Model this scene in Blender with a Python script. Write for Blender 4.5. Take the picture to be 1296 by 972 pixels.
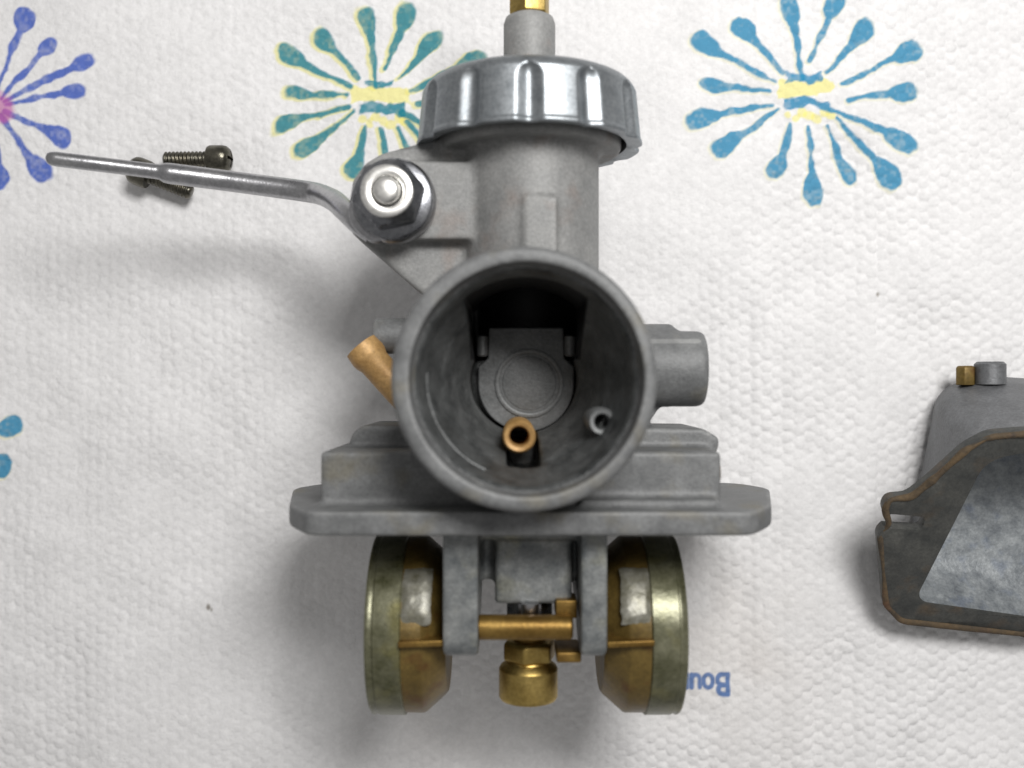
import bpy, bmesh, math, random
import numpy as np
from mathutils import Vector, Matrix, noise as mnoise

random.seed(4)
rng = np.random.default_rng(11)
for o in list(bpy.data.objects):
    bpy.data.objects.remove(o)
SC = bpy.context.scene
COL = SC.collection

# ------------------------------------------------------------------ camera, light, exposure
U = 0.00135            # one modelling unit in metres (about 1.35 mm)
FPX = 1250.0           # focal length in photo pixels (photo is 1296 wide)
H = 158.0              # lens height above the towel, in units
cam_d = bpy.data.cameras.new('camera')
cam = bpy.data.objects.new('camera', cam_d); COL.objects.link(cam)
cam.location = (0, 0, H * U)
cam_d.sensor_width = 36.0
cam_d.lens = 36.0 * FPX / 1296.0
cam_d.clip_start = 0.005; cam_d.clip_end = 20
cam_d.dof.use_dof = True
cam_d.dof.focus_distance = 146 * U
cam_d.dof.aperture_fstop = 14
SC.camera = cam

world = bpy.data.worlds.new('World'); SC.world = world; world.use_nodes = True
wn = world.node_tree
bg = wn.nodes['Background']
bg.inputs['Color'].default_value = (1.0, 0.985, 0.97, 1)
bg.inputs['Strength'].default_value = 0.31

ld = bpy.data.lights.new('room_lamp', 'AREA')
ld.shape = 'RECTANGLE'; ld.size = 105 * U; ld.size_y = 75 * U
ld.energy = 1.42
ld.color = (1.0, 0.985, 0.965)
lamp = bpy.data.objects.new('room_lamp', ld); COL.objects.link(lamp)
lamp.location = (68 * U, 115 * U, 255 * U)
lamp.rotation_euler = (Vector((28 * U, 22 * U, 0)) - Vector(lamp.location)).to_track_quat('-Z', 'Y').to_euler()
lamp['label'] = 'room lamp above the towel'; lamp['category'] = 'lamp'

vs = SC.view_settings
vs.view_transform = 'Standard'; vs.look = 'None'; vs.exposure = 0.0; vs.gamma = 1.0
vs.use_curve_mapping = False

# ------------------------------------------------------------------ helpers
def P(px, py, z):
    """photo pixel + height above the towel (units) -> position in units"""
    d = H - z
    return Vector(((px - 648) * d / FPX, (486 - py) * d / FPX, z))

class MB:
    def __init__(s): s.v = []; s.f = []
    def add(s, vs, fs):
        b = len(s.v); s.v += [tuple(p) for p in vs]; s.f += [tuple(b + i for i in f) for f in fs]
        return s
    def mesh(s, name):
        me = bpy.data.meshes.new(name)
        me.from_pydata([(x * U, y * U, z * U) for x, y, z in s.v], [], s.f)
        bm = bmesh.new(); bm.from_mesh(me)
        bmesh.ops.recalc_face_normals(bm, faces=bm.faces); bm.to_mesh(me); bm.free()
        return me
    def build(s, name, mat, parent=None, smooth=38, loc=None, bevel=0):
        return link(name, s.mesh(name), mat, parent, smooth, bevel=bevel)

def link(name, me, mat, parent=None, smooth=38, bevel=0):
    o = bpy.data.objects.new(name, me); COL.objects.link(o)
    if mat is not None:
        me.materials.clear(); me.materials.append(mat)
    if smooth:
        for p in me.polygons: p.use_smooth = True
        me.set_sharp_from_angle(angle=math.radians(smooth))
    if bevel:
        m = o.modifiers.new('bevel', 'BEVEL'); m.width = bevel * U; m.segments = 3; m.limit_method = 'ANGLE'
        m.angle_limit = math.radians(40)
        bake(o)
        for p in o.data.polygons: p.use_smooth = True
        o.data.set_sharp_from_angle(angle=math.radians(50))
    if parent is not None:
        o.parent = parent
        o.matrix_parent_inverse = parent.matrix_world.inverted() if False else Matrix.Translation(-Vector(parent.get('_base', (0, 0, 0))))
    return o

def bake(o):
    dg = bpy.context.evaluated_depsgraph_get()
    me = bpy.data.meshes.new_from_object(o.evaluated_get(dg), depsgraph=dg)
    o.modifiers.clear()
    old = o.data; o.data = me
    if old.users == 0: bpy.data.meshes.remove(old)

def thing(name, label, cat, base, group=None):
    o = bpy.data.objects.new(name, None); COL.objects.link(o)
    o.empty_display_size = 0.005
    o.location = Vector(base) * U
    o['_base'] = tuple(Vector(base) * U)
    o['label'] = label; o['category'] = cat
    if group: o['group'] = group
    return o

def frame(axis):
    a = Vector(axis).normalized()
    t = Vector((0, 0, 1)) if abs(a.z) < 0.9 else Vector((0, 1, 0))
    u = t.cross(a).normalized(); v = a.cross(u).normalized()
    return u, v, a

def lathe(prof, o, axis, n=48, closed=False, rfun=None, a0=0.0, a1=2 * math.pi):
    """prof: list of (r, h) along axis. closed: profile is a loop (ring)."""
    u, v, a = frame(axis); o = Vector(o)
    full = abs(a1 - a0 - 2 * math.pi) < 1e-6
    m = n if full else n + 1
    vs = []; fs = []
    for (r, h) in prof:
        for k in range(m):
            t = a0 + (a1 - a0) * k / n
            rr = r if rfun is None else rfun(r, h, t)
            vs.append(o + a * h + u * (rr * math.cos(t)) + v * (rr * math.sin(t)))
    L = len(prof); rows = L if closed else L - 1
    for i in range(rows):
        j = (i + 1) % L
        for k in range(m if full else m - 1):
            k2 = (k + 1) % m
            fs.append((i * m + k, i * m + k2, j * m + k2, j * m + k))
    if not closed and full:
        fs.append(tuple(range(m))); fs.append(tuple((L - 1) * m + k for k in reversed(range(m))))
    if not full and closed:
        fs.append(tuple(i * m for i in range(L))); fs.append(tuple(i * m + m - 1 for i in reversed(range(L))))
    return vs, fs

def box(x0, x1, y0, y1, z0, z1):
    vs = [(x, y, z) for z in (z0, z1) for y in (y0, y1) for x in (x0, x1)]
    return vs, [(0, 2, 3, 1), (4, 5, 7, 6), (0, 1, 5, 4), (2, 6, 7, 3), (0, 4, 6, 2), (1, 3, 7, 5)]

def prism(poly, d):
    """poly: list of 3D points (planar), extruded by vector d"""
    n = len(poly); d = Vector(d)
    vs = [Vector(p) for p in poly] + [Vector(p) + d for p in poly]
    fs = [tuple(range(n)), tuple(range(2 * n - 1, n - 1, -1))]
    fs += [(i, n + i, n + (i + 1) % n, (i + 1) % n) for i in range(n)]
    return vs, fs

def spline(pts, per=10):
    """Catmull-Rom through tuples of any length"""
    pts = [np.array(p, float) for p in pts]
    out = []
    for i in range(len(pts) - 1):
        p0 = pts[max(i - 1, 0)]; p1 = pts[i]; p2 = pts[i + 1]; p3 = pts[min(i + 2, len(pts) - 1)]
        for k in range(per):
            t = k / per
            out.append(0.5 * (2 * p1 + (p2 - p0) * t + (2 * p0 - 5 * p1 + 4 * p2 - p3) * t * t + (3 * p1 - p0 - 3 * p2 + p3) * t ** 3))
    out.append(pts[-1])
    return out

def sweep(pts, n=20, flat=None):
    """pts: (x,y,z,r[,flatness]) tuples"""
    vs = []; fs = []
    C = [Vector(p[:3]) for p in pts]
    prev = None
    for i, p in enumerate(pts):
        t = (C[min(i + 1, len(C) - 1)] - C[max(i - 1, 0)]).normalized()
        if prev is None:
            u, v, _ = frame(t)
        else:
            u = (prev - t * prev.dot(t)).normalized(); v = t.cross(u)
        prev = u
        fl = p[4] if len(p) > 4 else 1.0
        for k in range(n):
            a = 2 * math.pi * k / n
            off = u * (p[3] * math.cos(a)) + v * (p[3] * math.sin(a))
            off.z *= fl
            vs.append(C[i] + off)
    for i in range(len(pts) - 1):
        for k in range(n):
            k2 = (k + 1) % n
            fs.append((i * n + k, i * n + k2, (i + 1) * n + k2, (i + 1) * n + k))
    fs.append(tuple(range(n))); fs.append(tuple((len(pts) - 1) * n + k for k in reversed(range(n))))
    return vs, fs

def rounded_poly(pts, r, seg=5):
    """round the corners of a 2D polygon; r scalar or list"""
    n = len(pts); out = []
    for i in range(n):
        p = Vector(pts[i]); a = Vector(pts[i - 1]); b = Vector(pts[(i + 1) % n])
        rr = r[i] if isinstance(r, (list, tuple)) else r
        da = (a - p); db = (b - p)
        k = min(rr, da.length * 0.48, db.length * 0.48)
        s = p + da.normalized() * k; e = p + db.normalized() * k
        for j in range(seg + 1):
            t = j / seg
            out.append((s * (1 - t) + p * t) * (1 - t) + (p * (1 - t) + e * t) * t)
    return out

# ------------------------------------------------------------------ materials
def mat(name, c1, c2, rough=0.5, metal=0.0, scale=300, bump=0.05, bscale=2500, c3=None, c3amt=0.0, spec=0.5, rvar=0.15, s3=140, wear=0.0):
    m = bpy.data.materials.new(name); m.use_nodes = True
    nt = m.node_tree; N = nt.nodes; L = nt.links
    b = N['Principled BSDF']
    tc = N.new('ShaderNodeTexCoord')
    n1 = N.new('ShaderNodeTexNoise'); n1.inputs['Scale'].default_value = scale; n1.inputs['Detail'].default_value = 6; n1.inputs['Roughness'].default_value = 0.65
    L.new(tc.outputs['Object'], n1.inputs['Vector'])
    r1 = N.new('ShaderNodeValToRGB'); r1.color_ramp.elements[0].position = 0.33; r1.color_ramp.elements[1].position = 0.68
    r1.color_ramp.elements[0].color = (*c1, 1); r1.color_ramp.elements[1].color = (*c2, 1)
    L.new(n1.outputs['Fac'], r1.inputs['Fac'])
    col = r1.outputs['Color']
    if c3 is not None:
        n3 = N.new('ShaderNodeTexNoise'); n3.inputs['Scale'].default_value = s3; n3.inputs['Detail'].default_value = 4
        mp = N.new('ShaderNodeMapping'); mp.inputs['Location'].default_value = (0.37, 0.11, 0.23)
        L.new(tc.outputs['Object'], mp.inputs['Vector']); L.new(mp.outputs['Vector'], n3.inputs['Vector'])
        r3 = N.new('ShaderNodeMapRange'); r3.inputs['From Min'].default_value = 0.55; r3.inputs['From Max'].default_value = 0.72
        r3.inputs['To Max'].default_value = c3amt
        L.new(n3.outputs['Fac'], r3.inputs['Value'])
        mx = N.new('ShaderNodeMix'); mx.data_type = 'RGBA'
        L.new(r3.outputs['Result'], mx.inputs['Factor']); L.new(col, mx.inputs[6]); mx.inputs[7].default_value = (*c3, 1)
        col = mx.outputs[2]
    n4 = N.new('ShaderNodeTexNoise'); n4.inputs['Scale'].default_value = 1700; n4.inputs['Detail'].default_value = 4; n4.inputs['Roughness'].default_value = 0.7
    L.new(tc.outputs['Object'], n4.inputs['Vector'])
    r4 = N.new('ShaderNodeMapRange'); r4.inputs['From Min'].default_value = 0.3; r4.inputs['From Max'].default_value = 0.7; r4.inputs['To Min'].default_value = 0.8; r4.inputs['To Max'].default_value = 1.2
    L.new(n4.outputs['Fac'], r4.inputs['Value'])
    m4 = N.new('ShaderNodeMix'); m4.data_type = 'RGBA'; m4.blend_type = 'MULTIPLY'; m4.inputs[0].default_value = 1
    L.new(col, m4.inputs[6]); L.new(r4.outputs['Result'], m4.inputs[7]); col = m4.outputs[2]
    if wear:
        ge = N.new('ShaderNodeNewGeometry')
        pr_ = N.new('ShaderNodeMapRange'); pr_.inputs['From Min'].default_value = 0.515; pr_.inputs['From Max'].default_value = 0.57; pr_.inputs['To Max'].default_value = wear
        L.new(ge.outputs['Pointiness'], pr_.inputs['Value'])
        mu = N.new('ShaderNodeMath'); mu.operation = 'MULTIPLY'; L.new(pr_.outputs['Result'], mu.inputs[0]); L.new(n1.outputs['Fac'], mu.inputs[1])
        mw = N.new('ShaderNodeMix'); mw.data_type = 'RGBA'
        L.new(mu.outputs[0], mw.inputs['Factor']); L.new(col, mw.inputs[6]); mw.inputs[7].default_value = (0.5, 0.5, 0.49, 1)
        col = mw.outputs[2]
    L.new(col, b.inputs['Base Color'])
    b.inputs['Metallic'].default_value = metal
    b.inputs['Specular IOR Level'].default_value = spec
    rr = N.new('ShaderNodeMapRange'); rr.inputs['To Min'].default_value = rough - rvar; rr.inputs['To Max'].default_value = rough + rvar
    L.new(n1.outputs['Fac'], rr.inputs['Value']); L.new(rr.outputs['Result'], b.inputs['Roughness'])
    if bump:
        n2 = N.new('ShaderNodeTexNoise'); n2.inputs['Scale'].default_value = bscale; n2.inputs['Detail'].default_value = 3
        L.new(tc.outputs['Object'], n2.inputs['Vector'])
        bp = N.new('ShaderNodeBump'); bp.inputs['Strength'].default_value = bump; bp.inputs['Distance'].default_value = 0.0004
        L.new(n2.outputs['Fac'], bp.inputs['Height']); L.new(bp.outputs['Normal'], b.inputs['Normal'])
    return m

M = {}
M['cast'] = mat('cast_zinc', (0.105, 0.108, 0.11), (0.185, 0.189, 0.19), 0.56, 0.15, 210, 0.16, 3000, (0.15, 0.135, 0.095), 0.6, wear=0.5)
M['bracket'] = mat('cast_bracket', (0.185, 0.187, 0.185), (0.255, 0.255, 0.25), 0.56, 0.15, 200, 0.14, 3200, (0.2, 0.14, 0.11), 0.4, wear=0.6)
M['bright_cast'] = mat('scraped_zinc', (0.10, 0.11, 0.115), (0.26, 0.268, 0.262), 0.42, 0.35, 230, 0.15, 1800, (0.27, 0.26, 0.17), 0.5)
M['cap'] = mat('plated_cap', (0.27, 0.292, 0.31), (0.37, 0.392, 0.41), 0.46, 1.0, 350, 0.06, 1500, rvar=0.06)
M['steel'] = mat('lever_steel', (0.35, 0.35, 0.365), (0.46, 0.46, 0.47), 0.30, 1.0, 260, 0.08, 2500, rvar=0.08)
M['nut'] = mat('nut_steel', (0.16, 0.165, 0.18), (0.3, 0.305, 0.32), 0.28, 1.0, 300, 0.05, 2000, rvar=0.06)
M['bright'] = mat('bright_steel', (0.8, 0.79, 0.76), (0.9, 0.89, 0.86), 0.38, 1.0, 300, 0.05, 2000)
M['brass'] = mat('brass', (0.34, 0.235, 0.07), (0.5, 0.37, 0.13), 0.42, 1.0, 250, 0.08, 1800)
M['pale_brass'] = mat('pale_brass', (0.36, 0.205, 0.07), (0.5, 0.31, 0.125), 0.5, 0.25, 300, 0.12, 1500)
M['dark_brass'] = mat('aged_brass', (0.15, 0.085, 0.018), (0.27, 0.17, 0.045), 0.45, 0.75, 170, 0.1, 1500, (0.11, 0.05, 0.012), 0.6)
M['float_brass'] = mat('stained_float_brass', (0.085, 0.055, 0.013), (0.18, 0.12, 0.031), 0.40, 0.35, 200, 0.1, 1200, (0.10, 0.042, 0.010), 0.75, s3=300)
M['float_band'] = mat('tinned_float_band', (0.075, 0.075, 0.038), (0.185, 0.182, 0.12), 0.32, 0.45, 220, 0.1, 1200, (0.2, 0.18, 0.06), 0.6)
M['solder'] = mat('solder', (0.10, 0.095, 0.06), (0.235, 0.23, 0.2), 0.38, 0.3, 330, 0.3, 700, rvar=0.1)
M['slide'] = mat('slide_grey', (0.13, 0.136, 0.137), (0.205, 0.21, 0.212), 0.5, 0.3, 240, 0.15, 1600)
M['bore'] = mat('dark_bore', (0.04, 0.043, 0.043), (0.125, 0.13, 0.13), 0.45, 0.25, 260, 0.25, 1300, (0.05, 0.052, 0.05), 0.6)  # bore walls, a darker grey than the rest of the casting
M['black'] = mat('chamber_shade_black', (0.006, 0.006, 0.007), (0.014, 0.014, 0.016), 0.5, 0.2, 300, 0.1)  # slide chamber: shade of the deep cavity put into the base colour
M['screw'] = mat('oily_screw', (0.07, 0.067, 0.055), (0.16, 0.15, 0.12), 0.32, 0.9, 400, 0.12, 2500, (0.1, 0.07, 0.03), 0.5)
M['bowl'] = mat('bowl_zinc', (0.11, 0.113, 0.118), (0.185, 0.19, 0.198), 0.5, 0.3, 150, 0.2, 1600)
M['bowl_in'] = mat('bowl_inside_zinc', (0.16, 0.175, 0.19), (0.33, 0.35, 0.36), 0.42, 0.25, 330, 0.25, 1500, (0.16, 0.19, 0.25), 0.6, s3=260)
M['gasket_face'] = mat('gasket_face', (0.035, 0.037, 0.036), (0.08, 0.08, 0.073), 0.55, 0.15, 200, 0.3, 1200, (0.13, 0.085, 0.045), 0.5)
M['rust_edge'] = mat('gasket_residue', (0.04, 0.03, 0.02), (0.105, 0.07, 0.035), 0.8, 0.0, 330, 0.4, 1200, (0.15, 0.06, 0.03), 0.5)

# ------------------------------------------------------------------ paper towel (structure)
def blob_sdf(X, Y, c, ang, a, b):
    dx = X - c[0]; dy = Y - c[1]
    ca, sa = math.cos(ang), math.sin(ang)
    u = dx * ca + dy * sa; v = -dx * sa + dy * ca
    # egg, fatter at the outer end
    w = b * (1.0 + 0.22 * np.clip(u / a, -1, 1))
    q = np.sqrt((u / a) ** 2 + (v / w) ** 2)
    return (q - 1) * min(a, b)

def seg_sdf(X, Y, p, q, r0, r1):
    px, py = p; qx, qy = q
    dx, dy = qx - px, qy - py
    L2 = dx * dx + dy * dy + 1e-9
    t = np.clip(((X - px) * dx + (Y - py) * dy) / L2, 0, 1)
    return np.hypot(X - px - t * dx, Y - py - t * dy) - (r0 + (r1 - r0) * t)

def value_noise(X, Y, s, seed):
    r = np.random.default_rng(seed); G = r.random((256, 256))
    x = X / s + 1000; y = Y / s + 1000
    xi = np.floor(x).astype(int); yi = np.floor(y).astype(int)
    fx = x - xi; fy = y - yi; fx = fx * fx * (3 - 2 * fx); fy = fy * fy * (3 - 2 * fy)
    g = lambda i, j: G[i % 256, j % 256]
    return (g(xi, yi) * (1 - fx) * (1 - fy) + g(xi + 1, yi) * fx * (1 - fy) + g(xi, yi + 1) * (1 - fx) * fy + g(xi + 1, yi + 1) * fx * fy)

FL = [((535, 270), (510, 80), (497, 28), 60, 31), ((565, 205), (625, 60), (645, 12), 58, 36), ((620, 245), (705, 155), (740, 110), 54, 35),
      ((670, 290), (850, 200), (900, 176), 62, 35), ((695, 340), (830, 320), (883, 312), 52, 34), ((630, 372), (820, 455), (872, 482), 62, 36),
      ((655, 405), (785, 545), (828, 595), 58, 40), ((620, 430), (670, 540), (700, 588), 52, 26), ((556, 430), (577, 590), (578, 645), 56, 36),
      ((497, 420), (468, 530), (450, 570), 48, 34), ((450, 370), (330, 462), (275, 497), 58, 34), ((430, 355), (250, 388), (190, 405), 60, 31),
      ((420, 307), (280, 298), (235, 290), 48, 26), ((437, 275), (255, 180), (205, 148), 54, 35), ((468, 243), (372, 135), (335, 98), 50, 34)]
FLB = [((60, 255), (57, 45)), ]

def flower_list():
    """flowers in photo pixels: list of (stems, centre, colours)"""
    out = []
    k = 2.723
    c = [((p[0] / k + 820, p[1] / k), (q[0] / k + 820, q[1] / k), (b[0] / k + 820, b[1] / k), A / k, B / k) for p, q, b, A, B in FL]
    out.append((c, (1022, 118), (0.025, 0.24, 0.43), 0.4))
    cx, cy = 1024, 118
    t = lambda p: (482 + (p[0] - cx) * 0.90, 124 + (p[1] - cy) * 0.93)
    out.append(([(t(p), t(q), t(b), A * 0.9, B * 0.9) for p, q, b, A, B in c], (481, 124), (0.012, 0.215, 0.285), 1.0))
    a = []
    for bx, by, A, B in ((27, 24, 16, 14), (57, 59, 16, 10), (101, 78, 19, 9), (89, 115, 16, 10), (70, 170, 18, 13), (45, 211, 22, 13), (-8, 222, 20, 13),
                         (-60, 200, 18, 13), (-90, 150, 18, 12), (-92, 105, 18, 12), (-70, 50, 18, 13), (-30, 10, 18, 13)):
        ccx, ccy = -14, 134
        d = math.hypot(bx - ccx, by - ccy); ux, uy = (bx - ccx) / d, (by - ccy) / d
        a.append(((ccx + ux * 18, ccy + uy * 14), (bx - ux * A * 0.75, by - uy * A * 0.75), (bx, by), A, B))
    out.append((a, (-14, 132), (0.05, 0.115, 0.48), -1))
    d2 = []
    for bx, by, A, B in ((6, 541, 18, 14), (-6, 590, 14, 15), (-30, 500, 17, 13), (-45, 630, 17, 13)):
        ccx, ccy = -110, 565
        d = math.hypot(bx - ccx, by - ccy); ux, uy = (bx - ccx) / d, (by - ccy) / d
        d2.append(((ccx + ux * 20, ccy + uy * 14), (bx - ux * A * 0.75, by - uy * A * 0.75), (bx, by), A, B))
    out.append((d2, (-110, 565), (0.025, 0.25, 0.45), 0.5))
    return out

def sm(d, w=0.15):
    return np.clip(0.5 - d / (2 * w), 0, 1)

def towel():
    def axis_pts(core, step, outer, ostep):
        c = np.arange(-core, core + 1e-6, step)
        e = np.arange(core + ostep, outer, ostep)
        return np.concatenate([-e[::-1], c, e])
    xs = axis_pts(92, 0.2, 150, 0.55); ys = axis_pts(71, 0.2, 130, 0.55)
    X, Y = np.meshgrid(xs, ys); nx, ny = len(xs), len(ys)
    wx = X + 0.5 * (value_noise(X, Y, 6, 1) - 0.5); wy = Y + 0.5 * (value_noise(X, Y, 6, 2) - 0.5)
    # quilted pebbles: jittered hexagonal lattice of low domes
    pitch = 1.9; rowh = pitch * 0.88
    R = np.random.default_rng(5); J = R.random((512, 512, 3))
    # lattice rows run down the sheet (columns of bubbles)
    ci = np.floor(wx / rowh).astype(int)
    d1 = np.full(X.shape, 9e9); d2 = np.full(X.shape, 9e9); amp = np.zeros(X.shape)
    for di in (-1, 0, 1):
        i = ci + di
        off = (i % 2) * 0.5
        cj = np.floor(wy / pitch - off).astype(int)
        for dj in (-1, 0, 1):
            j = cj + dj
            jj = J[i % 512, j % 512]
            px = (i + 0.5 + (jj[..., 0] - 0.5) * 0.26) * rowh
            py = (j + off + 0.5 + (jj[..., 1] - 0.5) * 0.26) * pitch
            d = np.hypot(wx - px, wy - py)
            closer = d < d1
            d2 = np.where(closer, d1, np.minimum(d2, d)); amp = np.where(closer, 0.55 + 0.6 * jj[..., 2], amp); d1 = np.where(closer, d, d1)
    dome = np.clip(1 - (d1 / 1.02) ** 2, 0, 1) ** 0.75
    # quilting is crisper over some of the sheet than over the rest
    reg = 0.40 + 0.6 * np.clip((X - 8) / 40, 0, 1) + 0.22 * np.clip((-Y - 5) / 40, 0, 1) + 0.5 * (value_noise(X, Y, 22, 7) - 0.5)
    Z = 0.30 * np.clip(reg, 0.2, 1.15) * amp * dome
    Z += 0.10 * (value_noise(X, Y, 0.9, 21) - 0.5) + 0.09 * (value_noise(X, Y, 0.38, 22) - 0.5)
    Z += 2.0 * (value_noise(X, Y, 26, 3) - 0.5) + 1.15 * (value_noise(X, Y, 9, 4) - 0.5) + 0.12 * (value_noise(X, Y, 3.2, 24) - 0.5)
    # soft ridges and one crease down the right side
    rid = np.clip((X - 28) / 12, 0, 1)
    Z += rid * 0.26 * np.sin((X + 0.8 * value_noise(X, Y, 20, 8)) * 2 * math.pi / 5.6) * value_noise(X, Y, 25, 9)
    cx = 58.6 + 0.5 * (value_noise(X, Y, 14, 10) - 0.5)
    Z -= 0.22 * np.exp(-((X - cx) / 0.28) ** 2) * value_noise(X, Y * 1.0, 7, 12)
    Z += 0.35 * np.exp(-((X - cx) / 3.5) ** 2)
    Z = 1.25 * np.tanh(Z / 1.25) - 1.15
    # ---- print
    rgb = np.empty(X.shape + (3,)); rgb[:] = (0.772, 0.766, 0.769)
    rgb *= (0.87 + 0.06 * value_noise(X, Y, 4, 31) + 0.07 * value_noise(X, Y, 0.9, 32) + 0.07 * value_noise(X, Y, 0.4, 33) + 0.03 * value_noise(X, Y, 14, 34))[..., None]
    def lay(mask, colr, op=0.92):
        m = (mask * op)[..., None]; rgb[:] = rgb * (1 - m) + np.array(colr) * m
    s = H / FPX
    tow = lambda p: ((p[0] - 648) * s, (486 - p[1]) * s)
    wob = 0.75 * (value_noise(X, Y, 1.6, 13) - 0.5) + 0.35 * (value_noise(X, Y, 0.7, 14) - 0.5)
    grain = np.clip(0.68 + 0.3 * value_noise(X, Y, 0.5, 15) + 0.3 * value_noise(X, Y, 1.6, 18), 0, 1)
    for stems, cen, colr, yel in flower_list():
        cw = tow(cen)
        reg_ = (np.abs(X - cw[0]) < 30) & (np.abs(Y - cw[1]) < 30)
        D = np.full(X.shape, 9e9)
        wx2 = X + 0.5 * (value_noise(X, Y, 3, 16) - 0.5); wy2 = Y + 0.5 * (value_noise(X, Y, 3, 17) - 0.5)
        for p, q, b, A, B in stems:
            p, q, b = tow(p), tow(q), tow(b)
            ang = math.atan2(b[1] - q[1], b[0] - q[0])
            D = np.minimum(D, blob_sdf(wx2, wy2, b, ang, A * s, B * s))
            mid = ((q[0] + b[0]) / 2, (q[1] + b[1]) / 2)
            D = np.minimum(D, seg_sdf(wx2, wy2, p, q, 0.36, 0.62))
            D = np.minimum(D, seg_sdf(wx2, wy2, q, mid, 0.62, B * s * 0.75))
        D = D + wob * 0.55
        if yel >= 0:   # yellow plate, printed a little out of register
            sh = 2 if yel > 0.6 else 1
            Dy = np.roll(np.roll(D, -sh, axis=1), -1, axis=0)
            lay(sm(Dy - 0.18) * reg_, (0.72, 0.68, 0.16), 0.6 * yel)
            yb = np.maximum(np.abs(X - cw[0]) - 4.4, np.abs(Y - cw[1] - 0.9) - 1.25) + wob * 1.6
            lay(sm(yb) * reg_, (0.80, 0.74, 0.22), 0.75)
            for k in range(7):
                dx = -3 + k * 1.15
                lay(sm(np.hypot(X - cw[0] - dx, Y - cw[1] + 3.4 + 0.6 * math.sin(k * 2.1)) - 0.75 + wob) * reg_, (0.80, 0.74, 0.22), 0.7)
        lay(sm(D) * grain * reg_, colr)
        if yel >= 0:
            b1 = np.maximum(np.abs(X - cw[0] - 0.1) - 3.6, np.abs(Y - cw[1] + 1.5 + 0.35 * np.sin(X * 0.9)) - 0.85) + wob * 1.3
            b2 = np.maximum(np.abs(X - cw[0] + 0.4) - 2.6, np.abs(Y - cw[1] - 2.7 - 0.2 * np.sin(X * 1.3)) - 0.6) + wob * 1.3
            lay(sm(np.minimum(b1, b2)) * grain * reg_, colr)
        else:
            pk = np.hypot((X - cw[0]) / 1.5, Y - cw[1]) - 2.6 + wob * 2
            lay(sm(pk, 0.5) * reg_, (0.55, 0.12, 0.38), 0.7)
    # ---- brand lettering, printed upside down: strokes in letter units (x right, y up, cap height 1)
    def arc(cx, cy, rx, ry, a0, a1, n=12):
        return [(cx + rx * math.cos(math.radians(a0 + (a1 - a0) * k / n)), cy + ry * math.sin(math.radians(a0 + (a1 - a0) * k / n))) for k in range(n + 1)]
    word = [(0.0, [[(0, 0), (0, 1)], [(0, 1), (0.3, 1)] + arc(0.3, 0.765, 0.26, 0.235, 90, -90) + [(0, 0.53)], [(0, 0.53), (0.32, 0.53)] + arc(0.32, 0.265, 0.3, 0.265, 90, -90) + [(0, 0)]]),
            (0.86, [arc(0.3, 0.33, 0.28, 0.33, 0, 360, 20)]),
            (1.66, [[(0, 0.66), (0, 0.25)] + arc(0.24, 0.24, 0.24, 0.24, 180, 360) + [(0.48, 0.66)], [(0.48, 0.66), (0.48, 0)]]),
            (2.42, [[(0, 0), (0, 0.66)], [(0, 0.4)] + arc(0.24, 0.42, 0.24, 0.24, 180, 0) + [(0.48, 0)]]),
            (3.15, [[(0.12, 0.9), (0.12, 0.15), (0.3, 0.0)], [(-0.05, 0.66), (0.3, 0.66)]]),
            (3.62, [[(0, 0.66), (0.24, 0.0)], [(0.5, 0.66), (0.1, -0.3)]])]
    capH = 3.15; ox, oy = tow((922, 855)); 
    D = np.full(X.shape, 9e9)
    for adv, strokes in word:
        for st in strokes:
            for a, b in zip(st[:-1], st[1:]):
                pa = (ox - (adv + a[0]) * capH * 0.86, oy - a[1] * capH); pb = (ox - (adv + b[0]) * capH * 0.86, oy - b[1] * capH)
                D = np.minimum(D, seg_sdf(X, Y, pa, pb, 0.38, 0.38))
    lay(sm(D + wob * 0.15, 0.12), (0.018, 0.13, 0.40), 0.9)
    # ---- a few specks of dirt
    for (px, py, r) in ((262, 770, 0.36), (266, 773, 0.22), (1112, 372, 0.16)):
        a = tow((px, py)); lay(sm(np.hypot(X - a[0], (Y - a[1]) * 0.7) - r + wob * 0.4), (0.12, 0.09, 0.05), 0.7)
    # faint brownish shade beside and below the floats, painted into the towel colour
    for (px, py, r, op) in ((900, 800, 14, 0.16), (560, 900, 12, 0.10), (420, 720, 8, 0.06), (960, 900, 12, 0.10)):
        a = tow((px, py)); m = np.exp(-((X - a[0]) ** 2 + (Y - a[1]) ** 2) / (r * r)) * (0.4 + 0.9 * value_noise(X, Y, 5, 40))
        lay(np.clip(m, 0, 1), (0.42, 0.34, 0.26), op)
    me = bpy.data.meshes.new('paper_towel')
    co = np.stack([X, Y, Z], -1).reshape(-1, 3) * U
    idx = np.arange(nx * ny).reshape(ny, nx)
    q = np.stack([idx[:-1, :-1], idx[:-1, 1:], idx[1:, 1:], idx[1:, :-1]], -1).reshape(-1, 4)
    me.vertices.add(len(co)); me.vertices.foreach_set('co', co.ravel())
    me.loops.add(q.size); me.loops.foreach_set('vertex_index', q.ravel().astype(np.int32))
    me.polygons.add(len(q)); me.polygons.foreach_set('loop_start', (np.arange(len(q)) * 4).astype(np.int32))
    me.polygons.foreach_set('use_smooth', np.ones(len(q), bool))
    me.update(calc_edges=True)
    at = me.color_attributes.new('print', 'FLOAT_COLOR', 'POINT')
    rgba = np.ones((nx * ny, 4), np.float32); rgba[:, :3] = rgb.reshape(-1, 3)
    at.data.foreach_set('color', rgba.ravel())
    m = bpy.data.materials.new('towel_paper'); m.use_nodes = True
    nt = m.node_tree; N = nt.nodes; L = nt.links; b = N['Principled BSDF']
    ca = N.new('ShaderNodeAttribute'); ca.attribute_name = 'print'
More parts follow.
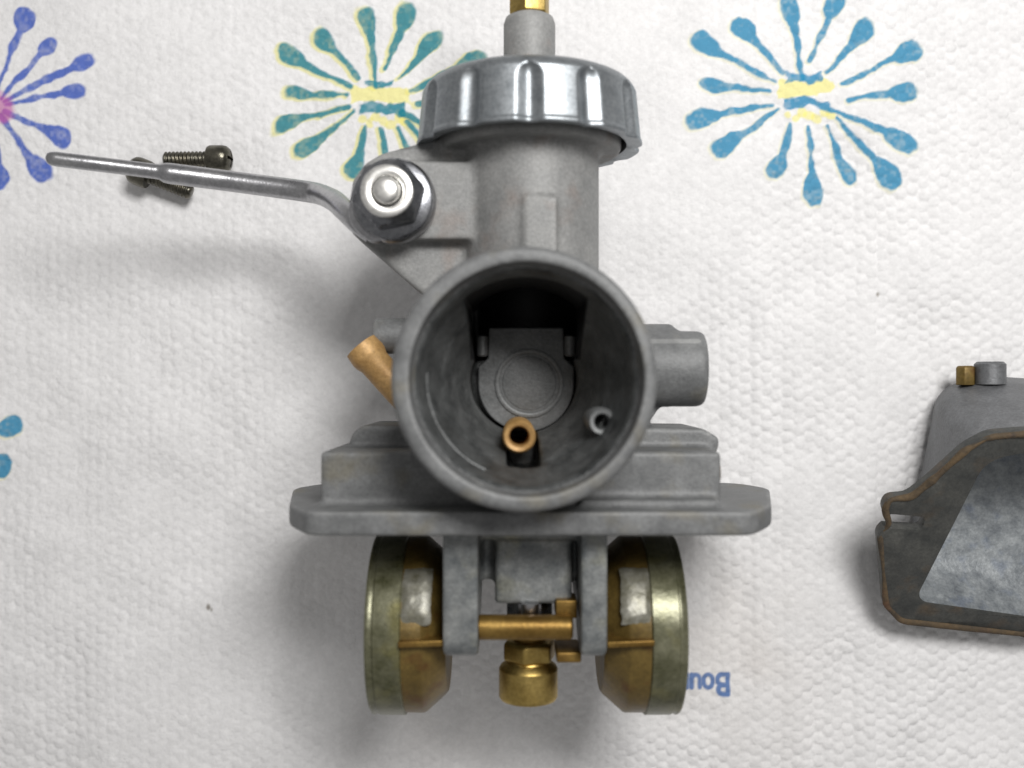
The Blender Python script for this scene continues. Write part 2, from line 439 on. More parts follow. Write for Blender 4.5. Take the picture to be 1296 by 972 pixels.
    tc = N.new('ShaderNodeTexCoord')
    n1 = N.new('ShaderNodeTexNoise'); n1.inputs['Scale'].default_value = 1600; n1.inputs['Detail'].default_value = 5; n1.inputs['Roughness'].default_value = 0.7
    L.new(tc.outputs['Object'], n1.inputs['Vector'])
    mr = N.new('ShaderNodeMapRange'); mr.inputs['To Min'].default_value = 0.9; mr.inputs['To Max'].default_value = 1.06
    L.new(n1.outputs['Fac'], mr.inputs['Value'])
    mx = N.new('ShaderNodeMix'); mx.data_type = 'RGBA'; mx.blend_type = 'MULTIPLY'; mx.inputs[0].default_value = 1
    L.new(ca.outputs['Color'], mx.inputs[6]); L.new(mr.outputs['Result'], mx.inputs[7])
    L.new(mx.outputs[2], b.inputs['Base Color']); b.inputs['Roughness'].default_value = 0.9; b.inputs['Specular IOR Level'].default_value = 0.15
    bp = N.new('ShaderNodeBump'); bp.inputs['Strength'].default_value = 0.5; bp.inputs['Distance'].default_value = 0.0003
    L.new(n1.outputs['Fac'], bp.inputs['Height']); L.new(bp.outputs['Normal'], b.inputs['Normal'])
    me.materials.append(m)
    o = bpy.data.objects.new('paper_towel', me); COL.objects.link(o)
    o['kind'] = 'structure'
    o['label'] = 'white quilted paper towel printed with blue and teal starburst flowers'
    return o
towel()

# ------------------------------------------------------------------ carburetor
CX, CY = 1.3, 0.5          # bore axis
AX, AZ = 2.4, 28.0         # mixing-chamber axis (runs along y)
carb = thing('carburetor', 'grey cast metal carburetor lying on its back with its round intake facing up', 'carburetor', (CX, CY, 0))

def modbool(o, cutter_mb, op='DIFFERENCE'):
    me = cutter_mb.mesh('cutter'); c = bpy.data.objects.new('cutter', me); COL.objects.link(c)
    m = o.modifiers.new('b', 'BOOLEAN'); m.operation = op; m.object = c; m.solver = 'EXACT'
    bake(o); bpy.data.objects.remove(c); bpy.data.meshes.remove(me)

def remesh(o, vox, smooth=3, fac=0.5):
    m = o.modifiers.new('r', 'REMESH'); m.mode = 'VOXEL'; m.voxel_size = vox * U; m.adaptivity = 0
    if smooth:
        s = o.modifiers.new('s', 'SMOOTH'); s.iterations = smooth; s.factor = fac
    bake(o)

def casting():
    b = MB()
    # spigot and bore tube down to the engine-side flange
    b.add(*lathe([(14.0, 40), (14.25, 41), (14.3, 52.2), (13.9, 53)], (CX, CY, 0), (0, 0, 1), 96))
    b.add(*lathe([(12.9, 8), (13.2, 20), (13.4, 42)], (CX, CY, 0), (0, 0, 1), 72))
    fl = rounded_poly([(-15, -3.5), (0, -12), (15, -3.5), (15, 3.5), (0, 12), (-15, 3.5)], 5)
    b.add(*prism([(CX + p[0], CY + p[1], 0.15) for p in fl], (0, 0, 8.5)))
    # mixing chamber tube + threaded collar
    b.add(*lathe([(9.0, 2), (9.0, 29.6)], (AX, 0, AZ), (0, 1, 0), 72))
    b.add(*lathe([(11.7, 30.2), (11.9, 30.5), (11.9, 33.5)], (AX, 0, AZ), (0, 1, 0), 72))
    # rib on the front of the tube
    b.add(*box(1.4, 5.5, 10, 23.0, 30, 37.45))
    
    # bracket for the lever
    zb = 31.3
    pts = [P(px, py, zb) for px, py in ((441, 262), (446, 228), (462, 206), (482, 194), (548, 176), (606, 163), (612, 330), (610, 372), (556, 388), (522, 362), (444, 294))]
    b.add(*prism(pts, (0, 0, -9)))
    pts = [P(px, py, 33.8) for px, py in ((449, 250), (453, 228), (468, 211), (490, 200), (545, 203), (613, 204), (613, 303), (478, 303), (455, 284))]
    b.add(*prism(pts, (0, 0, -12)))
    # small boss on the left behind the spigot
    b.add(*lathe([(2.5, 0), (2.5, 10)], (-19.0, 6.6, 22), (1, 0, 0), 32))
    # right hand cylindrical boss, ridge and web
    b.add(*lathe([(4.6, 0), (5.0, 1.0), (5.0, 16.5), (4.7, 17.2)], (8, 2.0, 27.5), (1, 0, 0), 48))
    b.add(*lathe([(5.6, 0), (5.6, 13.6)], (8, 2.5, 25.0), (1, 0, 0), 48))
    b.add(*prism([(10, -2, 22), (20.2, -2, 22), (16.5, -7.5, 22), (10, -7.5, 22)], (0, 0, 6)))
    # float-bowl flange: outline in (x, z)
    out = rounded_poly([(-23.4, 46), (27.6, 46), (31.3, 39), (36.0, 20), (33, 12), (-27, 12), (-30.6, 20), (-26.9, 39)], [1.8, 1.8, 2, 2.5, 5, 5, 2.5, 2])
    b.add(*prism([(p[0], -17.3, p[1]) for p in out], (0, 2.8, 0)))
    # block above the flange, in two steps
    b.add(*prism([(-22.9, -15, 40), (25.0, -15, 40), (25.0, -8.1, 40), (-22.9, -8.1, 40)], (0, 0, -24)))
    b.add(*prism([(-21.4, -9, 31), (26.4, -9, 31), (26.8, -7.0, 31), (24.6, -5.7, 31), (-19.2, -5.3, 31), (-20.6, -6.3, 31)], (0, 0, -16)))
    b.add(*box(8.0, 24.3, -14.6, -13.6, 38, 42.5))
    # webs from the flange to the spigot
    b.add(*prism([(-9, -14.5, 38), (11.5, -14.5, 38), (11.5, -5, 38), (-9, -5, 38)], (0, 0, -20)))
    # posts that carry the float pin, and the centre block
    def post(x0, x1, yb, z1, z0):
        out = rounded_poly([(z1, -16), (z1, yb + 0.5), (z1 - 5.5, yb), (z0, yb + 7), (z0, -16)], [0.2, 2.2, 3, 3, 0.2])
        b.add(*prism([(x0, p[1], p[0]) for p in out], (x1 - x0, 0, 0)))
    post(-8.2, -4.0, -32.9, 41.5, 22)
    post(8.15, 11.3, -32.9, 41.5, 22)
    b.add(*box(-2.1, 7.3, -27.0, -16, 22, 37.0))
    b.add(*box(-4.6, 8.9, -24.5, -16, 22, 34.5))
    b.add(*box(-4.6, 8.9, -19.0, -16, 22, 38.0))
    o = link('body', b.mesh('body'), None, None, 0)
    remesh(o, 0.34, 2)
    c = MB()   # bore
    c.add(*lathe([(12.9, 54.5), (12.5, 52.5), (12.3, 50.6), (11.8, 50.1), (11.2, 46.5), (9.9, 42), (9.6, 41.6), (8.4, 37), (7.2, 34.0), (6.9, 33), (6.9, 26.5)], (CX + 0.25, CY, 0), (0, 0, 1), 96))
    modbool(o, c)
    c = MB().add(*lathe([(6.6, 6.6), (6.6, 26.5)], (AX - 0.4, 0, 27.6), (0, 1, 0), 64))   # slide chamber
    modbool(o, c)
    pr = [Vector((-4.9, 3.3)), Vector((8.3, 3.3))] + [Vector((CX + 0.2 + 11.5 * math.cos(a), CY + 11.5 * math.sin(a))) for a in np.linspace(math.radians(53), math.radians(127), 20)]
    c = MB().add(*prism([(p[0], p[1], 26.0) for p in pr], (0, 0, 21.5)))
    modbool(o, c)
    sl = rounded_poly([(-0.7, -5.5), (3.3, -5.5), (3.3, -11.0), (-0.7, -11.0)], 1.9)
    c = MB().add(*prism([(p[0], p[1], 24) for p in sl], (0, 0, 19)))
    modbool(o, c)
    # air-passage drilling in the funnel wall
    c = MB().add(*lathe([(0.85, -2.5), (0.85, 4)], (11.4, -4.9, 43.0), (-0.75, 0.37, 0.75), 24))
    modbool(o, c)
    remesh(o, 0.27, 3)
    return o

def split_casting(o):
    me = o.data
    nv, nf = len(me.vertices), len(me.polygons)
    co = np.empty(nv * 3, np.float32); me.vertices.foreach_get('co', co); co = co.reshape(-1, 3)
    no = np.empty(nv * 3, np.float32); me.vertex_normals.foreach_get('vector', no); no = no.reshape(-1, 3)
    lv = np.empty(len(me.loops), np.int32); me.loops.foreach_get('vertex_index', lv)
    ls = np.empty(nf, np.int32); me.polygons.foreach_get('loop_start', ls)
    lt = np.empty(nf, np.int32); me.polygons.foreach_get('loop_total', lt)
    quads = np.stack([lv[ls], lv[ls + 1], lv[ls + 2], lv[np.minimum(ls + 3, len(lv) - 1)]], -1)
    tri = lt == 3
    cen = co[quads].mean(1) / U
    x, y, z = cen.T
    r = np.hypot(x - CX, y - CY)
    lab = np.zeros(nf, int)
    tub = np.hypot(x - AX, z - AZ)
    lab[(y > 10) & (r > 13.8) & (tub < 13)] = 10
    lab[(x < -3.2) & (y > 9.5) & (y < 30.1) & (r > 14.0) & (tub > 9.35)] = 1
    lab[(x > 12) & (y > -4.0) & (y < 9)] = 2
    lab[(y < -5.0) & (y > -17.6) & (z < 48)] = 3
    lab[(r < 14.8) & (z > 38.5) & (y > -15.5)] = 4
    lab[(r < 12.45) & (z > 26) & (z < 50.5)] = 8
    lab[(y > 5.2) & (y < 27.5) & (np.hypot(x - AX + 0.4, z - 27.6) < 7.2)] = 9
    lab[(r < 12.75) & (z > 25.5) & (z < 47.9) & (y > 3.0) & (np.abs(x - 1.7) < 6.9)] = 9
    lab[(y <= -17.2) & (x < -3.2) & (np.abs(x) < 10)] = 5
    lab[(y <= -17.45)] = 6
    lab[(y <= -17.45) & (x < -3.4)] = 5
    lab[(y <= -17.45) & (x > 7.75)] = 7
    # keep the under face of the flange with the flange
    lab[(y <= -17.2) & ((x < -9) | (x > 12.2) | (z < 21) | (z > 43))] = 3
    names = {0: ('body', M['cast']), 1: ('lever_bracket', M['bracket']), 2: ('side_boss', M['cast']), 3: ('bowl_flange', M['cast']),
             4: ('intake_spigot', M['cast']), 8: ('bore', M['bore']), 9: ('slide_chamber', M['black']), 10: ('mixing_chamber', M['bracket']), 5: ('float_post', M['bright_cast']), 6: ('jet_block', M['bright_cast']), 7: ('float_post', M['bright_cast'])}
    for k, (nm, mt) in names.items():
        sel = lab == k
        if not sel.any(): continue
        q = quads[sel]; t3 = tri[sel]
        used, inv = np.unique(q, return_inverse=True); inv = inv.reshape(q.shape)
        faces = [tuple(f[:3]) if t else tuple(f) for f, t in zip(inv.tolist(), t3)]
        m2 = bpy.data.meshes.new(nm); m2.from_pydata(co[used].tolist(), [], faces)
        for p in m2.polygons: p.use_smooth = True
        m2.normals_split_custom_set_from_vertices(no[used].tolist())
        link(nm, m2, mt, carb, 0)
    bpy.data.objects.remove(o); bpy.data.meshes.remove(me)

split_casting(casting())

# raised ring round the air drilling in the funnel wall
MB().add(*lathe([(0.85, 37), (0.85, 44.2), (1.0, 44.5), (1.4, 44.55), (1.65, 44.2), (1.7, 37)], (10.35, -4.35, 0.2), (-0.0, 0.0, 1), 36, closed=True)).build('air_passage_ring', M['slide'], carb, 50)

for rr_, hh, a0, a1, w in ((11.25, 46.2, 176, 246, 0.42),):
    prof = [(rr_ + w * math.cos(a), hh + 1.3 * w * math.sin(a)) for a in np.linspace(0, 2 * math.pi, 11)[:-1]]
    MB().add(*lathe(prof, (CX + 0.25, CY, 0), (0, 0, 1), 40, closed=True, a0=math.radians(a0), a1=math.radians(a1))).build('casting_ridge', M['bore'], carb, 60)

# throttle slide seen at the throat
def slide():
    cx, cy = CX + 0.55, 0.0
    pts = []
    for k in range(33):
        a = math.pi + math.pi * k / 32
        pts.append((cx + 6.3 * math.cos(a), cy + 6.3 * math.sin(a)))
    pts += [(cx + 6.3, cy + 2.3), (cx + 5.0, cy + 3.4), (cx + 4.9, cy + 7.4), (cx - 4.9, cy + 7.4), (cx - 5.0, cy + 3.4), (cx - 6.3, cy + 2.3)]
    s = MB().add(*prism([(p[0], p[1], 27.0) for p in pts], (0, 0, 1.6))).build('throttle_slide', M['slide'], carb, 30, bevel=0.25)
    g = [(3.95, 28.45), (3.95, 28.85), (4.2, 28.95), (4.5, 28.85), (4.5, 28.45)]
    MB().add(*lathe(g, (cx + 0.4, cy + 0.1, 0), (0, 0, 1), 48, closed=True)).build('ring_edge', M['slide'], s, 60)
    g = [(0.01, 28.72), (3.3, 28.72), (3.5, 28.68), (3.6, 28.45)]
    MB().add(*lathe(g, (cx + 0.4, cy + 0.1, 0), (0, 0, 1), 48)).build('centre_disc', M['slide'], s, 40)
    for sx in (-1, 1):
        MB().add(*lathe([(0.55, 0), (0.75, 0.2), (0.75, 2.6), (0.5, 2.8)], (cx + sx * 5.75, cy + 3.6, 28.4), (0, 1, 0), 20)).build('guide_pin', M['slide'], s, 40)
slide()

# brass air jet standing in the bore
MB().add(*lathe([(1.15, 24), (1.15, 39.9), (1.3, 40.3), (1.75, 40.5), (2.0, 40.2), (2.0, 24)], (0.85, -6.25, 0), (0, 0, 1), 36, closed=True)).build('air_jet', M['pale_brass'], carb, 40)

# knurled cap
def cap():
    def rf(r, h, t):
        k = (t / (2 * math.pi) * 12 + CAPPH) % 1.0
        d = abs(k - 0.5) * 2 * math.pi / 12 * 14.0   # distance along the rim from notch centre
        if r < 12.9 or h > 38.6: return r
        w = 1.75
        if h > 36.2: w *= max(0.0, 1 - ((h - 36.2) / 1.7) ** 2) ** 0.5
        if d < w: return r - 0.85 * (w / 1.75) * (0.5 + 0.5 * math.cos(math.pi * d / max(w, 1e-4))) ** 0.8
        return r
    CAPPH = 0.5 + 0.02
    prof = [(3.0, 39.7), (3.4, 39.7), (9.5, 39.6), (11.3, 39.5), (12.1, 39.35), (12.7, 39.1), (13.2, 38.8), (13.6, 38.4), (13.85, 38.0)]
    prof += [(14.0 + 0.6 * k / 26, 37.7 - 6.2 * k / 26) for k in np.concatenate([np.linspace(0, 8, 33), np.arange(9, 27)])]
    prof += [(14.75, 31.35), (14.8, 31.05), (14.7, 30.85), (14.0, 30.85), (12.75, 31.1), (12.75, 35.8), (3.0, 35.8)]
    c = MB().add(*lathe(prof, (AX - 0.15, 0, AZ), (0, 1, 0), 480, closed=True, rfun=rf)).build('cap', M['cap'], carb, 42)
    MB().add(*lathe([(3.5, 39.4), (3.45, 40), (3.4, 40.5), (3.4, 47.2), (3.15, 48.0), (2.4, 48.4)], (AX - 0.1, 0, AZ), (0, 1, 0), 48)).build('cable_boss', M['bracket'], c, 45)
    # brass cable adjuster, hexagonal
    hx = []
    MB().add(*lathe([(2.3, 48.2), (2.75, 48.5), (2.75, 58), (2.2, 58.6)], (AX - 0.1, 0, AZ), (0, 1, 0), 6, a0=0.3, a1=0.3 + 2 * math.pi)).build('cable_adjuster', M['brass'], c, 20, bevel=0.12)
cap()

# lever with nut, washer and stud
ZL = 33.85
NX, NY, _ = P(489.5, 241.5, ZL + 7.1)
def lever():
    pz = lambda px, py, z, r: (*P(px, py, z)[:], r)
    p = [pz(470, 300, 34.4, 0.9), pz(453, 283, 34.0, 1.3), pz(437, 267, 31.4, 1.4), pz(424, 255, 27.2, 1.45), pz(408, 247, 22.6, 1.45), pz(385, 242, 20.0, 1.48), pz(300, 230.5, 20.6, 1.44), pz(215, 219.5, 22.6, 1.42)]
    pts = spline(p, 8)
    e = [pz(208, 218.5, 22.8, 1.34), pz(203, 217.5, 22.9, 1.08), pz(198, 217, 23.05, 1.02), pz(130, 208.5, 25.0, 1.0), pz(72, 201.5, 26.8, 0.98), pz(64, 200.6, 27.0, 0.88), pz(60, 200.2, 27.1, 0.68), pz(58, 200, 27.15, 0.3)]
    pts += [np.array(q) for q in e]
    lv = MB().add(*sweep([tuple(q) for q in pts], 24)).build('choke_lever', M['steel'], carb, 50)
    # flattened web where the rod spreads into the eye
    web = rounded_poly([P(px, py, ZL + 1.6)[:2] for px, py in ((441, 256), (452, 246), (476, 256), (490, 306), (470, 308), (452, 294), (441, 280))], 1.2, 4)
    MB().add(*prism([(q[0], q[1], ZL + 1.7) for q in web], (0, 0, -1.5))).build('lever_web', M['steel'], lv, 30, bevel=0.4)
    z = ZL
    MB().add(*lathe([(1.8, z), (5.0, z), (5.3, z + .4), (5.3, z + 1.5), (5.0, z + 1.9), (1.8, z + 1.9)], (NX + 0.1, NY - 0.1, 0), (0, 0, 1), 64, closed=True)).build('lever_eye', M['steel'], lv, 40)
    MB().add(*lathe([(1.9, z + 1.95), (4.75, z + 1.95), (4.95, z + 2.2), (4.95, z + 2.6), (4.7, z + 2.8), (1.9, z + 2.9)], (NX + 0.15, NY - 0.1, 0), (0, 0, 1), 64, closed=True)).build('washer', M['nut'], carb, 40)
    def rf(r, h, t):
        h -= z
        rh = 3.8 / math.cos(((t + math.pi / 6 + 0.3) % (math.pi / 3)) - math.pi / 6)
        ch = 4.3 - max(0, h - 5.8) * 1.1 - max(0, 3.5 - h) * 1.0
        return min(rh, ch) if r > 3.4 else r
    hs = np.concatenate([[2.95], np.linspace(3.1, 3.7, 4), np.linspace(4.0, 5.6, 4), np.linspace(5.8, 6.8, 6)]) + z
    prof = [(1.8, z + 2.95)] + [(4.4, float(h)) for h in hs] + [(3.1, z + 6.95), (1.95, z + 6.95), (1.8, z + 6.70)]
    nut = MB().add(*lathe(prof, (NX, NY, 0), (0, 0, 1), 144, closed=True, rfun=rf)).build('nut', M['nut'], carb, 28)
    MB().add(*lathe([(1.9, z + 6.80), (1.9, z + 7.00), (2.0, z + 7.08), (3.0, z + 7.08), (3.15, z + 6.92), (3.15, z + 6.80)], (NX, NY, 0), (0, 0, 1), 64, closed=True)).build('nut_face', M['bright'], nut, 50)
    MB().add(*lathe([(1.62, z + 1), (1.62, z + 7.60), (1.45, z + 7.90), (0.9, z + 8.10), (0.05, z + 8.15)], (NX, NY, 0), (0, 0, 1), 32)).build('stud', M['bright'], carb, 50)
lever()

# brass overflow nipple on the left
q = [P(456, 437, 24), P(466, 449, 24), P(469, 453, 24), P(474, 459, 24), P(490, 477, 24), P(520, 510, 23.5)]
rr = [2.4, 2.55, 2.45, 2.15, 2.15, 2.15]
pts = [(*(q[0])[:], 2.0)] + [(*(a)[:], r) for a, r in zip([q[0] + (q[1] - q[0]) * 0.08] + q[1:], rr)]
MB().add(*sweep(pts, 24)).build('overflow_nipple', M['pale_brass'], carb, 50)
# brass plug on the end of the right block
MB().add(*lathe([(1.9, 0), (1.9, 0.15), (1.6, 0.35)], (24.9, -10.8, 37), (1, 0, 0), 24)).build('passage_plug', M['dark_brass'], carb, 40)

# floats, arm, pin
FY, FZ, FS = -31.3, 28.2, 1.05
def floats():
    fa = None
    for sx, xo, xi in ((-1, -17.9, -8.2), (1, 21.3, 11.4)):
        L = abs(xi - xo)
        o = (xo, FY, FZ); ax = (-sx, 0, 0)
        fl = MB().add(*lathe([(6.0, 4.0), (10.75, 4.0), (10.75, L - 3.0), (10.6, L - 2.7), (8.6, L - 0.3), (8.2, L), (4, L)], o, ax, 72, rfun=lambda r, h, t: r * FS)).build('float', M['float_brass'], carb, 35)
        MB().add(*lathe([(7.0, 0.25), (9.9, 0.1), (10.45, 0.0), (10.9, 0.15), (11.0, 0.4), (10.85, 0.7), (10.85, 1.0), (11.0, 1.15), (11.02, 4.3), (10.7, 4.5), (7, 4.5)], o, ax, 96, rfun=lambda r, h, t: r * FS)).build('float_band', M['float_band'], fl, 35)
        # solder pad on the front of each float, hugging the drum
        n = 14
        prof = []
        pad = MB(); vs = []; fs = []
        x0 = xo - sx * 4.35; x1 = xo - sx * 8.1
        a0, a1 = math.asin(8.3 / 11), math.asin(2.3 / 11)
        for i in range(n + 1):
            a = a0 + (a1 - a0) * i / n
            for j in range(9):
                x = x0 + (x1 - x0) * j / 8
                edge = min(i, n - i, 2) * min(j, 8 - j, 2) / 4.0
                rr = 10.7 * FS + 0.32 * edge ** 0.5 + 0.14 * mnoise.noise(Vector((x * 0.8, i * 0.5, sx * 3.3)))* (edge > 0)
                xx = x + 0.22 * mnoise.noise(Vector((i * 0.45, j * 0.3, sx * 7.1)))
                aa = a + 0.025 * mnoise.noise(Vector((j * 0.5, i * 0.2, sx * 2.7)))
                vs.append((xx, FY + rr * math.sin(aa), FZ + rr * math.cos(aa)))
        for i in range(n):
            for j in range(8):
                k = i * 9 + j; fs.append((k, k + 1, k + 10, k + 9))
        pad.add(vs, fs)
        pad.build('solder_pad', M['solder'], fl, 70)
        # float arm blade reaching in to the post
        xa, xb = sorted((xo - sx * 4.3, (-4.4 if sx < 0 else 8.6)))
        xb2 = xb if sx > 0 else -8.0
        xa2 = xa if sx < 0 else 11.35
        MB().add(*prism([(xa2, -30.7, 40.5), (xb2, -30.5, 40.5), (xb2, -30.5, 30), (xa2, -30.7, 30)], (0, -0.75, 0))).build('float_arm', M['dark_brass'], carb, 30, bevel=0.15)
    MB().add(*lathe([(1.2, 0), (1.5, 0.25), (1.5, 11.2), (1.2, 11.45)], (-4.15, -29.3, 39.0), (1, 0, 0), 32)).build('float_pin', M['dark_brass'], carb, 45)
    MB().add(*box(5.3, 7.9, -28.4, -26.2, 34, 38.4)).build('float_tang', M['dark_brass'], carb, 30, bevel=0.2)
    MB().add(*box(5.4, 8.4, -33.8, -32.5, 32.0, 38.4)).build('float_tang', M['dark_brass'], carb, 30, bevel=0.25)
    MB().add(*lathe([(2.9, 0), (2.9, 2.6)], (2.2, -29.6, 33.5), (0, 1, 0), 6)).build('needle_seat', M['nut'], carb, 20, bevel=0.2)
    MB().add(*lathe([(0.5, 0), (1.1, 0.6), (1.1, 2.6)], (2.2, -29.4, 37.2), (0, 1, 0), 24)).build('needle', M['steel'], carb, 45)
    # main jet
    mj = MB().add(*lathe([(2.1, -26.5), (2.1, -33.1), (2.5, -33.2)], (2.25, 0, 31), (0, 1, 0), 32)).build('main_jet', M['dark_brass'], carb, 40)
    MB().add(*lathe([(2.9, -35.6), (3.5, -35.2), (3.5, -33.2), (3.1, -32.8)], (2.25, 0, 31), (0, 1, 0), 6, a0=0.3, a1=0.3 + 2 * math.pi)).build('jet_hex', M['brass'], mj, 20, bevel=0.25)
    MB().add(*lathe([(1.0, -40.6), (3.2, -40.5), (3.6, -40.35), (3.78, -40.0), (3.78, -36.5), (3.55, -36.1), (2.9, -35.6), (2.75, -35.3)], (2.1, 0, 31), (0, 1, 0), 48)).build('jet_head', M['brass'], mj, 24)
floats()

# ------------------------------------------------------------------ loose screws on the towel
def make_screw(name, label, head, tip, r, rh, hl):
    """head / tip: positions of the end of the head and the tip of the shank"""
    head = Vector(head); tip = Vector(tip)
    L = (tip - head).length
    root = thing(name, label, 'screw', (head + tip) / 2 - Vector((0, 0, 1.5)), 'loose screws on the towel')
    ax = tip - head
    pitch = 0.62
    def rf(rr, h, t):
        if rr < r * 0.9: return rr
        k = ((h / pitch) - t / (2 * math.pi)) % 1.0
        f = 1 - abs(k * 2 - 1)
        return rr - 0.24 * (1 - f) * min(1, (h - hl) / 0.8)
    prof = [(r * 0.5, hl - 0.3)] + [(r, hl + (L - hl - 0.4) * k / 90) for k in range(91)] + [(r * 0.7, L - 0.05), (r * 0.3, L)]
    MB().add(*lathe(prof, head, ax, 24, rfun=rf)).build('shank', M['screw'], root, 60)
    hd = MB().add(*lathe([(0.05, 0.0), (rh * 0.45, 0.05), (rh * 0.75, 0.3), (rh * 0.93, 0.75), (rh, 1.4), (rh, hl - 0.35), (rh * 0.93, hl), (r * 0.8, hl)], head, ax, 40)).build('head', M['screw'], None, 40)
    u, v, a = frame(ax)
    c = MB()
    for d1, d2 in ((u, v), (v, u)):
        w, l, dp = 0.24, rh * 0.62, 1.2
        pl = [head - a * 0.5 + d1 * sx * w + d2 * sy * l for sx, sy in ((-1, -1), (1, -1), (1, 1), (-1, 1))]
        cc = MB().add(*prism(pl, a * (0.5 + dp)))
        modbool(hd, cc)
    for p in hd.data.polygons: p.use_smooth = True
    hd.data.set_sharp_from_angle(angle=math.radians(40))
    hd.parent = root; hd.matrix_parent_inverse = Matrix.Translation(-Vector(root['_base']))
    return root

make_screw('machine_screw', 'small oily machine screw with cross-slot head lying on the towel above the lever', P(293, 201, 1.95), P(208, 202, 1.3), 1.28, 2.15, 3.6)
make_screw('machine_screw', 'small oily machine screw lying mostly hidden under the thin end of the lever', P(163, 212, 2.1), P(243, 244, 1.35), 1.28, 2.25, 3.4)

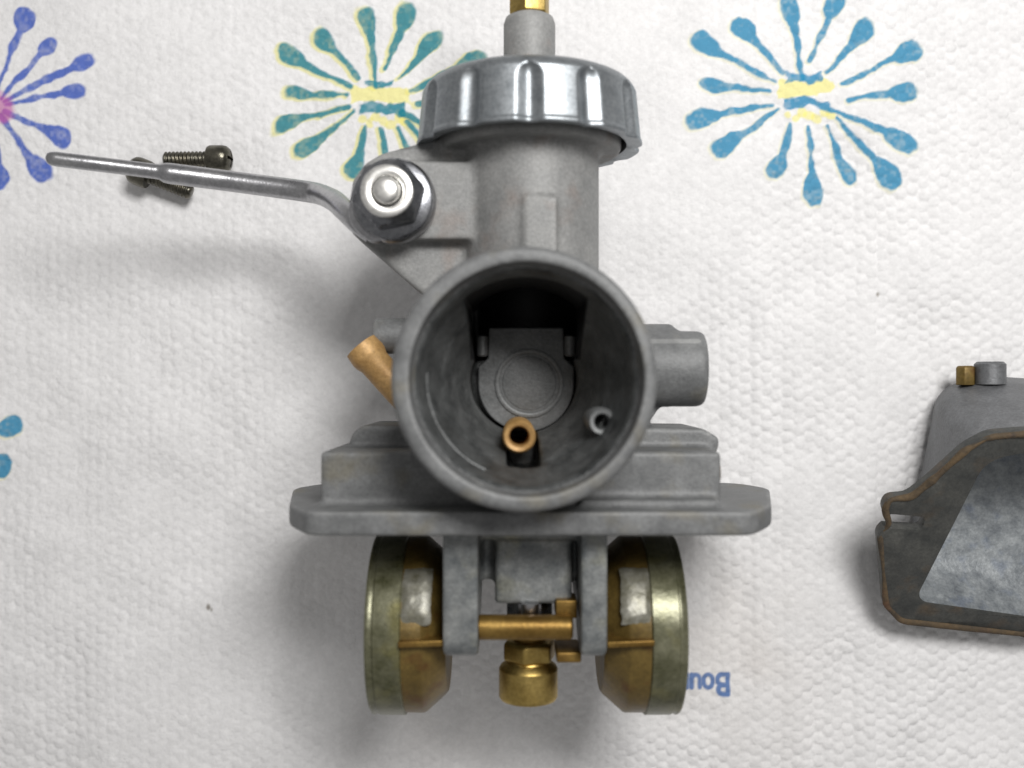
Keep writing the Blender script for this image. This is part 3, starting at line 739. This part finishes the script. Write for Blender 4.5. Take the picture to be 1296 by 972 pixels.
# ------------------------------------------------------------------ loose float bowl, tipped up on the right
def bowl():
    O = P(1215, 800, 4.0)
    n = Vector((-0.03, -0.50, 0.865)).normalized()        # opening faces up and towards -y
    u = Vector((1, 0, 0)); u = (u - n * u.dot(n)).normalized()
    u = (u + n.cross(u) * -0.055).normalized()
    v = n.cross(u)
    def onplane(px, py):
        c = Vector((0, 0, H)); d = (P(px, py, 0) - c)
        t = (O - c).dot(n) / d.dot(n)
        w = c + d * t - O
        return Vector((w.dot(u), w.dot(v)))
    W = lambda p, d=0.0: O + u * p[0] + v * p[1] - n * d
    # left half of the flange outline traced, right half mirrored about the bowl's own middle
    half = [onplane(*p) for p in ((1330, 548), (1296, 548), (1252, 552), (1222, 568), (1180, 606), (1150, 630), (1124, 632), (1117, 645), (1124, 664), (1111, 676), (1119, 768), (1138, 787), (1296, 805), (1330, 808))]
    inner = [onplane(*p) for p in ((1330, 570), (1296, 573), (1262, 580), (1243, 592), (1162, 752), (1168, 763), (1296, 781), (1330, 786))]
    um = half[9][0] + 30.0
    mir = lambda L: [Vector((2 * um - p[0], p[1] + 0.0)) for p in reversed(L)]
    outp = rounded_poly(half + mir(half), 0.9, 3)
    inp = rounded_poly(inner + mir(inner), 1.2, 3)
    inp = [Vector(p) for p in inp]; outp = [Vector(p) for p in outp]
    root = thing('float_bowl', 'loose grey float bowl with brown gasket residue, tipped open side up', 'float bowl', (W((um, 16)).x, W((um, 16)).y, 0))
    # flange plate with opening: bridge outer and inner via fill
    bm = bmesh.new()
    def loop(pts, d): 
        vs = [bm.verts.new(W(p, d) * U) for p in pts]
        return vs, [bm.edges.new((vs[i], vs[(i + 1) % len(vs)])) for i in range(len(vs))]
    def quadstrip(A, B):
        for i in range(len(A)):
            j = (i + 1) % len(A); bm.faces.new((A[i], A[j], B[j], B[i]))
    ov, oe = loop(outp, 0.0); iv, ie = loop(inp, 0.0)
    bmesh.ops.triangle_fill(bm, use_beauty=True, edges=oe + ie)
    ov2, oe2 = loop(outp, 1.7); quadstrip(ov, ov2)
    iv2, ie2 = loop(inp, 1.7); quadstrip(iv, iv2)
    bmesh.ops.triangle_fill(bm, use_beauty=True, edges=oe2 + ie2)
    bmesh.ops.recalc_face_normals(bm, faces=bm.faces)
    me = bpy.data.meshes.new('flange'); bm.to_mesh(me); bm.free()
    fl = link('flange', me, M['gasket_face'], root, 30)
    # screw hole in the ear
    hp = onplane(1143, 662)
    c = MB().add(*prism([W(p, -2) for p in rounded_poly([(hp[0] - 3.6, hp[1] - 1.1), (hp[0] + 3.0, hp[1] - 1.1), (hp[0] + 3.0, hp[1] + 1.3), (hp[0] - 2.6, hp[1] + 1.5)], 0.9, 4)], -n * 8))
    modbool(fl, c)
    m = fl.modifiers.new('b', 'BEVEL'); m.width = 0.28 * U; m.segments = 2; m.limit_method = 'ANGLE'; m.angle_limit = math.radians(40); bake(fl)
    for p in fl.data.polygons: p.use_smooth = True
    fl.data.set_sharp_from_angle(angle=math.radians(50))
    # brown residue line along the outer edge, as a thin uneven bead
    bead = []
    N = len(outp); cen = Vector((um, 15))
    for i in range(N * 2 + 1):
        t = (i / 2) % N; a = outp[int(t) % N]; b = outp[(int(t) + 1) % N]
        p = a + (b - a) * (t - int(t))
        w = 0.46 + 0.5 * mnoise.noise(Vector((p[0] * 0.35, p[1] * 0.35, 3)))
        q = p + (cen - p).normalized() * 0.35
        bead.append((*W(q, 0.15 + 0.2 * abs(mnoise.noise(Vector((p[0] * .5, p[1] * .5, 9)))))[:], max(0.12, w)))
    MB().add(*sweep(bead, 8)).build('gasket_residue', M['rust_edge'], fl, 60)
    # cup: outer and inner walls
    def scale(pts, k, du=0, dv=0, kv=None):
        c = sum(pts, Vector((0, 0))) / len(pts); c = Vector((um, c[1]))
        return [Vector((c[0] + (p[0] - c[0]) * k + du, c[1] + (p[1] - c[1]) * (kv or k) + dv)) for p in pts]
    # the bowl is wedge-shaped: its sloping floor lies on the towel
    def ring(pts, t, zf):
        out = []
        for p in pts:
            w = W(p); dep = max(1.2, (w.z - zf) / n.z)
            out.append(bm.verts.new(W(p, 0.3 + t * (dep - 0.3)) * U))
        return out
    def cup(pts, zf, name, mt, flip):
        nonlocal bm
        bm = bmesh.new()
        rs = [ring(pts, 0.0, zf), ring(scale(pts, 0.985, kv=0.975), 0.4, zf), ring(scale(pts, 0.955, kv=0.93), 0.7, zf), ring(scale(pts, 0.92, kv=0.87), 0.88, zf), ring(scale(pts, 0.87, kv=0.79), 0.97, zf), ring(scale(pts, 0.8, kv=0.7), 1.0, zf), ring(scale(pts, 0.5, kv=0.45), 1.0, zf)]
        for a, b in zip(rs[:-1], rs[1:]): quadstrip(a, b)
        bm.faces.new(rs[-1])
        bmesh.ops.recalc_face_normals(bm, faces=bm.faces)
        if flip:
            for f in bm.faces: f.normal_flip()
        me = bpy.data.meshes.new(name); bm.to_mesh(me); bm.free()
        link(name, me, mt, root, 50)
    bm = None
    cup(scale(inp, 1.07, kv=1.13), 0.15, 'bowl_wall', M['bowl'], False)
    cup(inp, 0.8, 'bowl_lining', M['bowl_in'], True)
    # drain boss and brass plug low on the back wall
    MB().add(*lathe([(2.3, -2.5), (2.3, 0.6), (1.9, 1.0)], P(1253, 466, 5.5), (0, 1, 0), 32)).build('drain_boss', M['bowl'], root, 40)
    MB().add(*lathe([(1.5, -2.5), (1.5, 0.2), (1.2, 0.5)], P(1222, 467, 5.0), (0, 1, 0), 6)).build('drain_plug', M['float_brass'], root, 20, bevel=0.15)
    return root
bowl()

for o in bpy.data.objects:
    if '_base' in o: del o['_base']
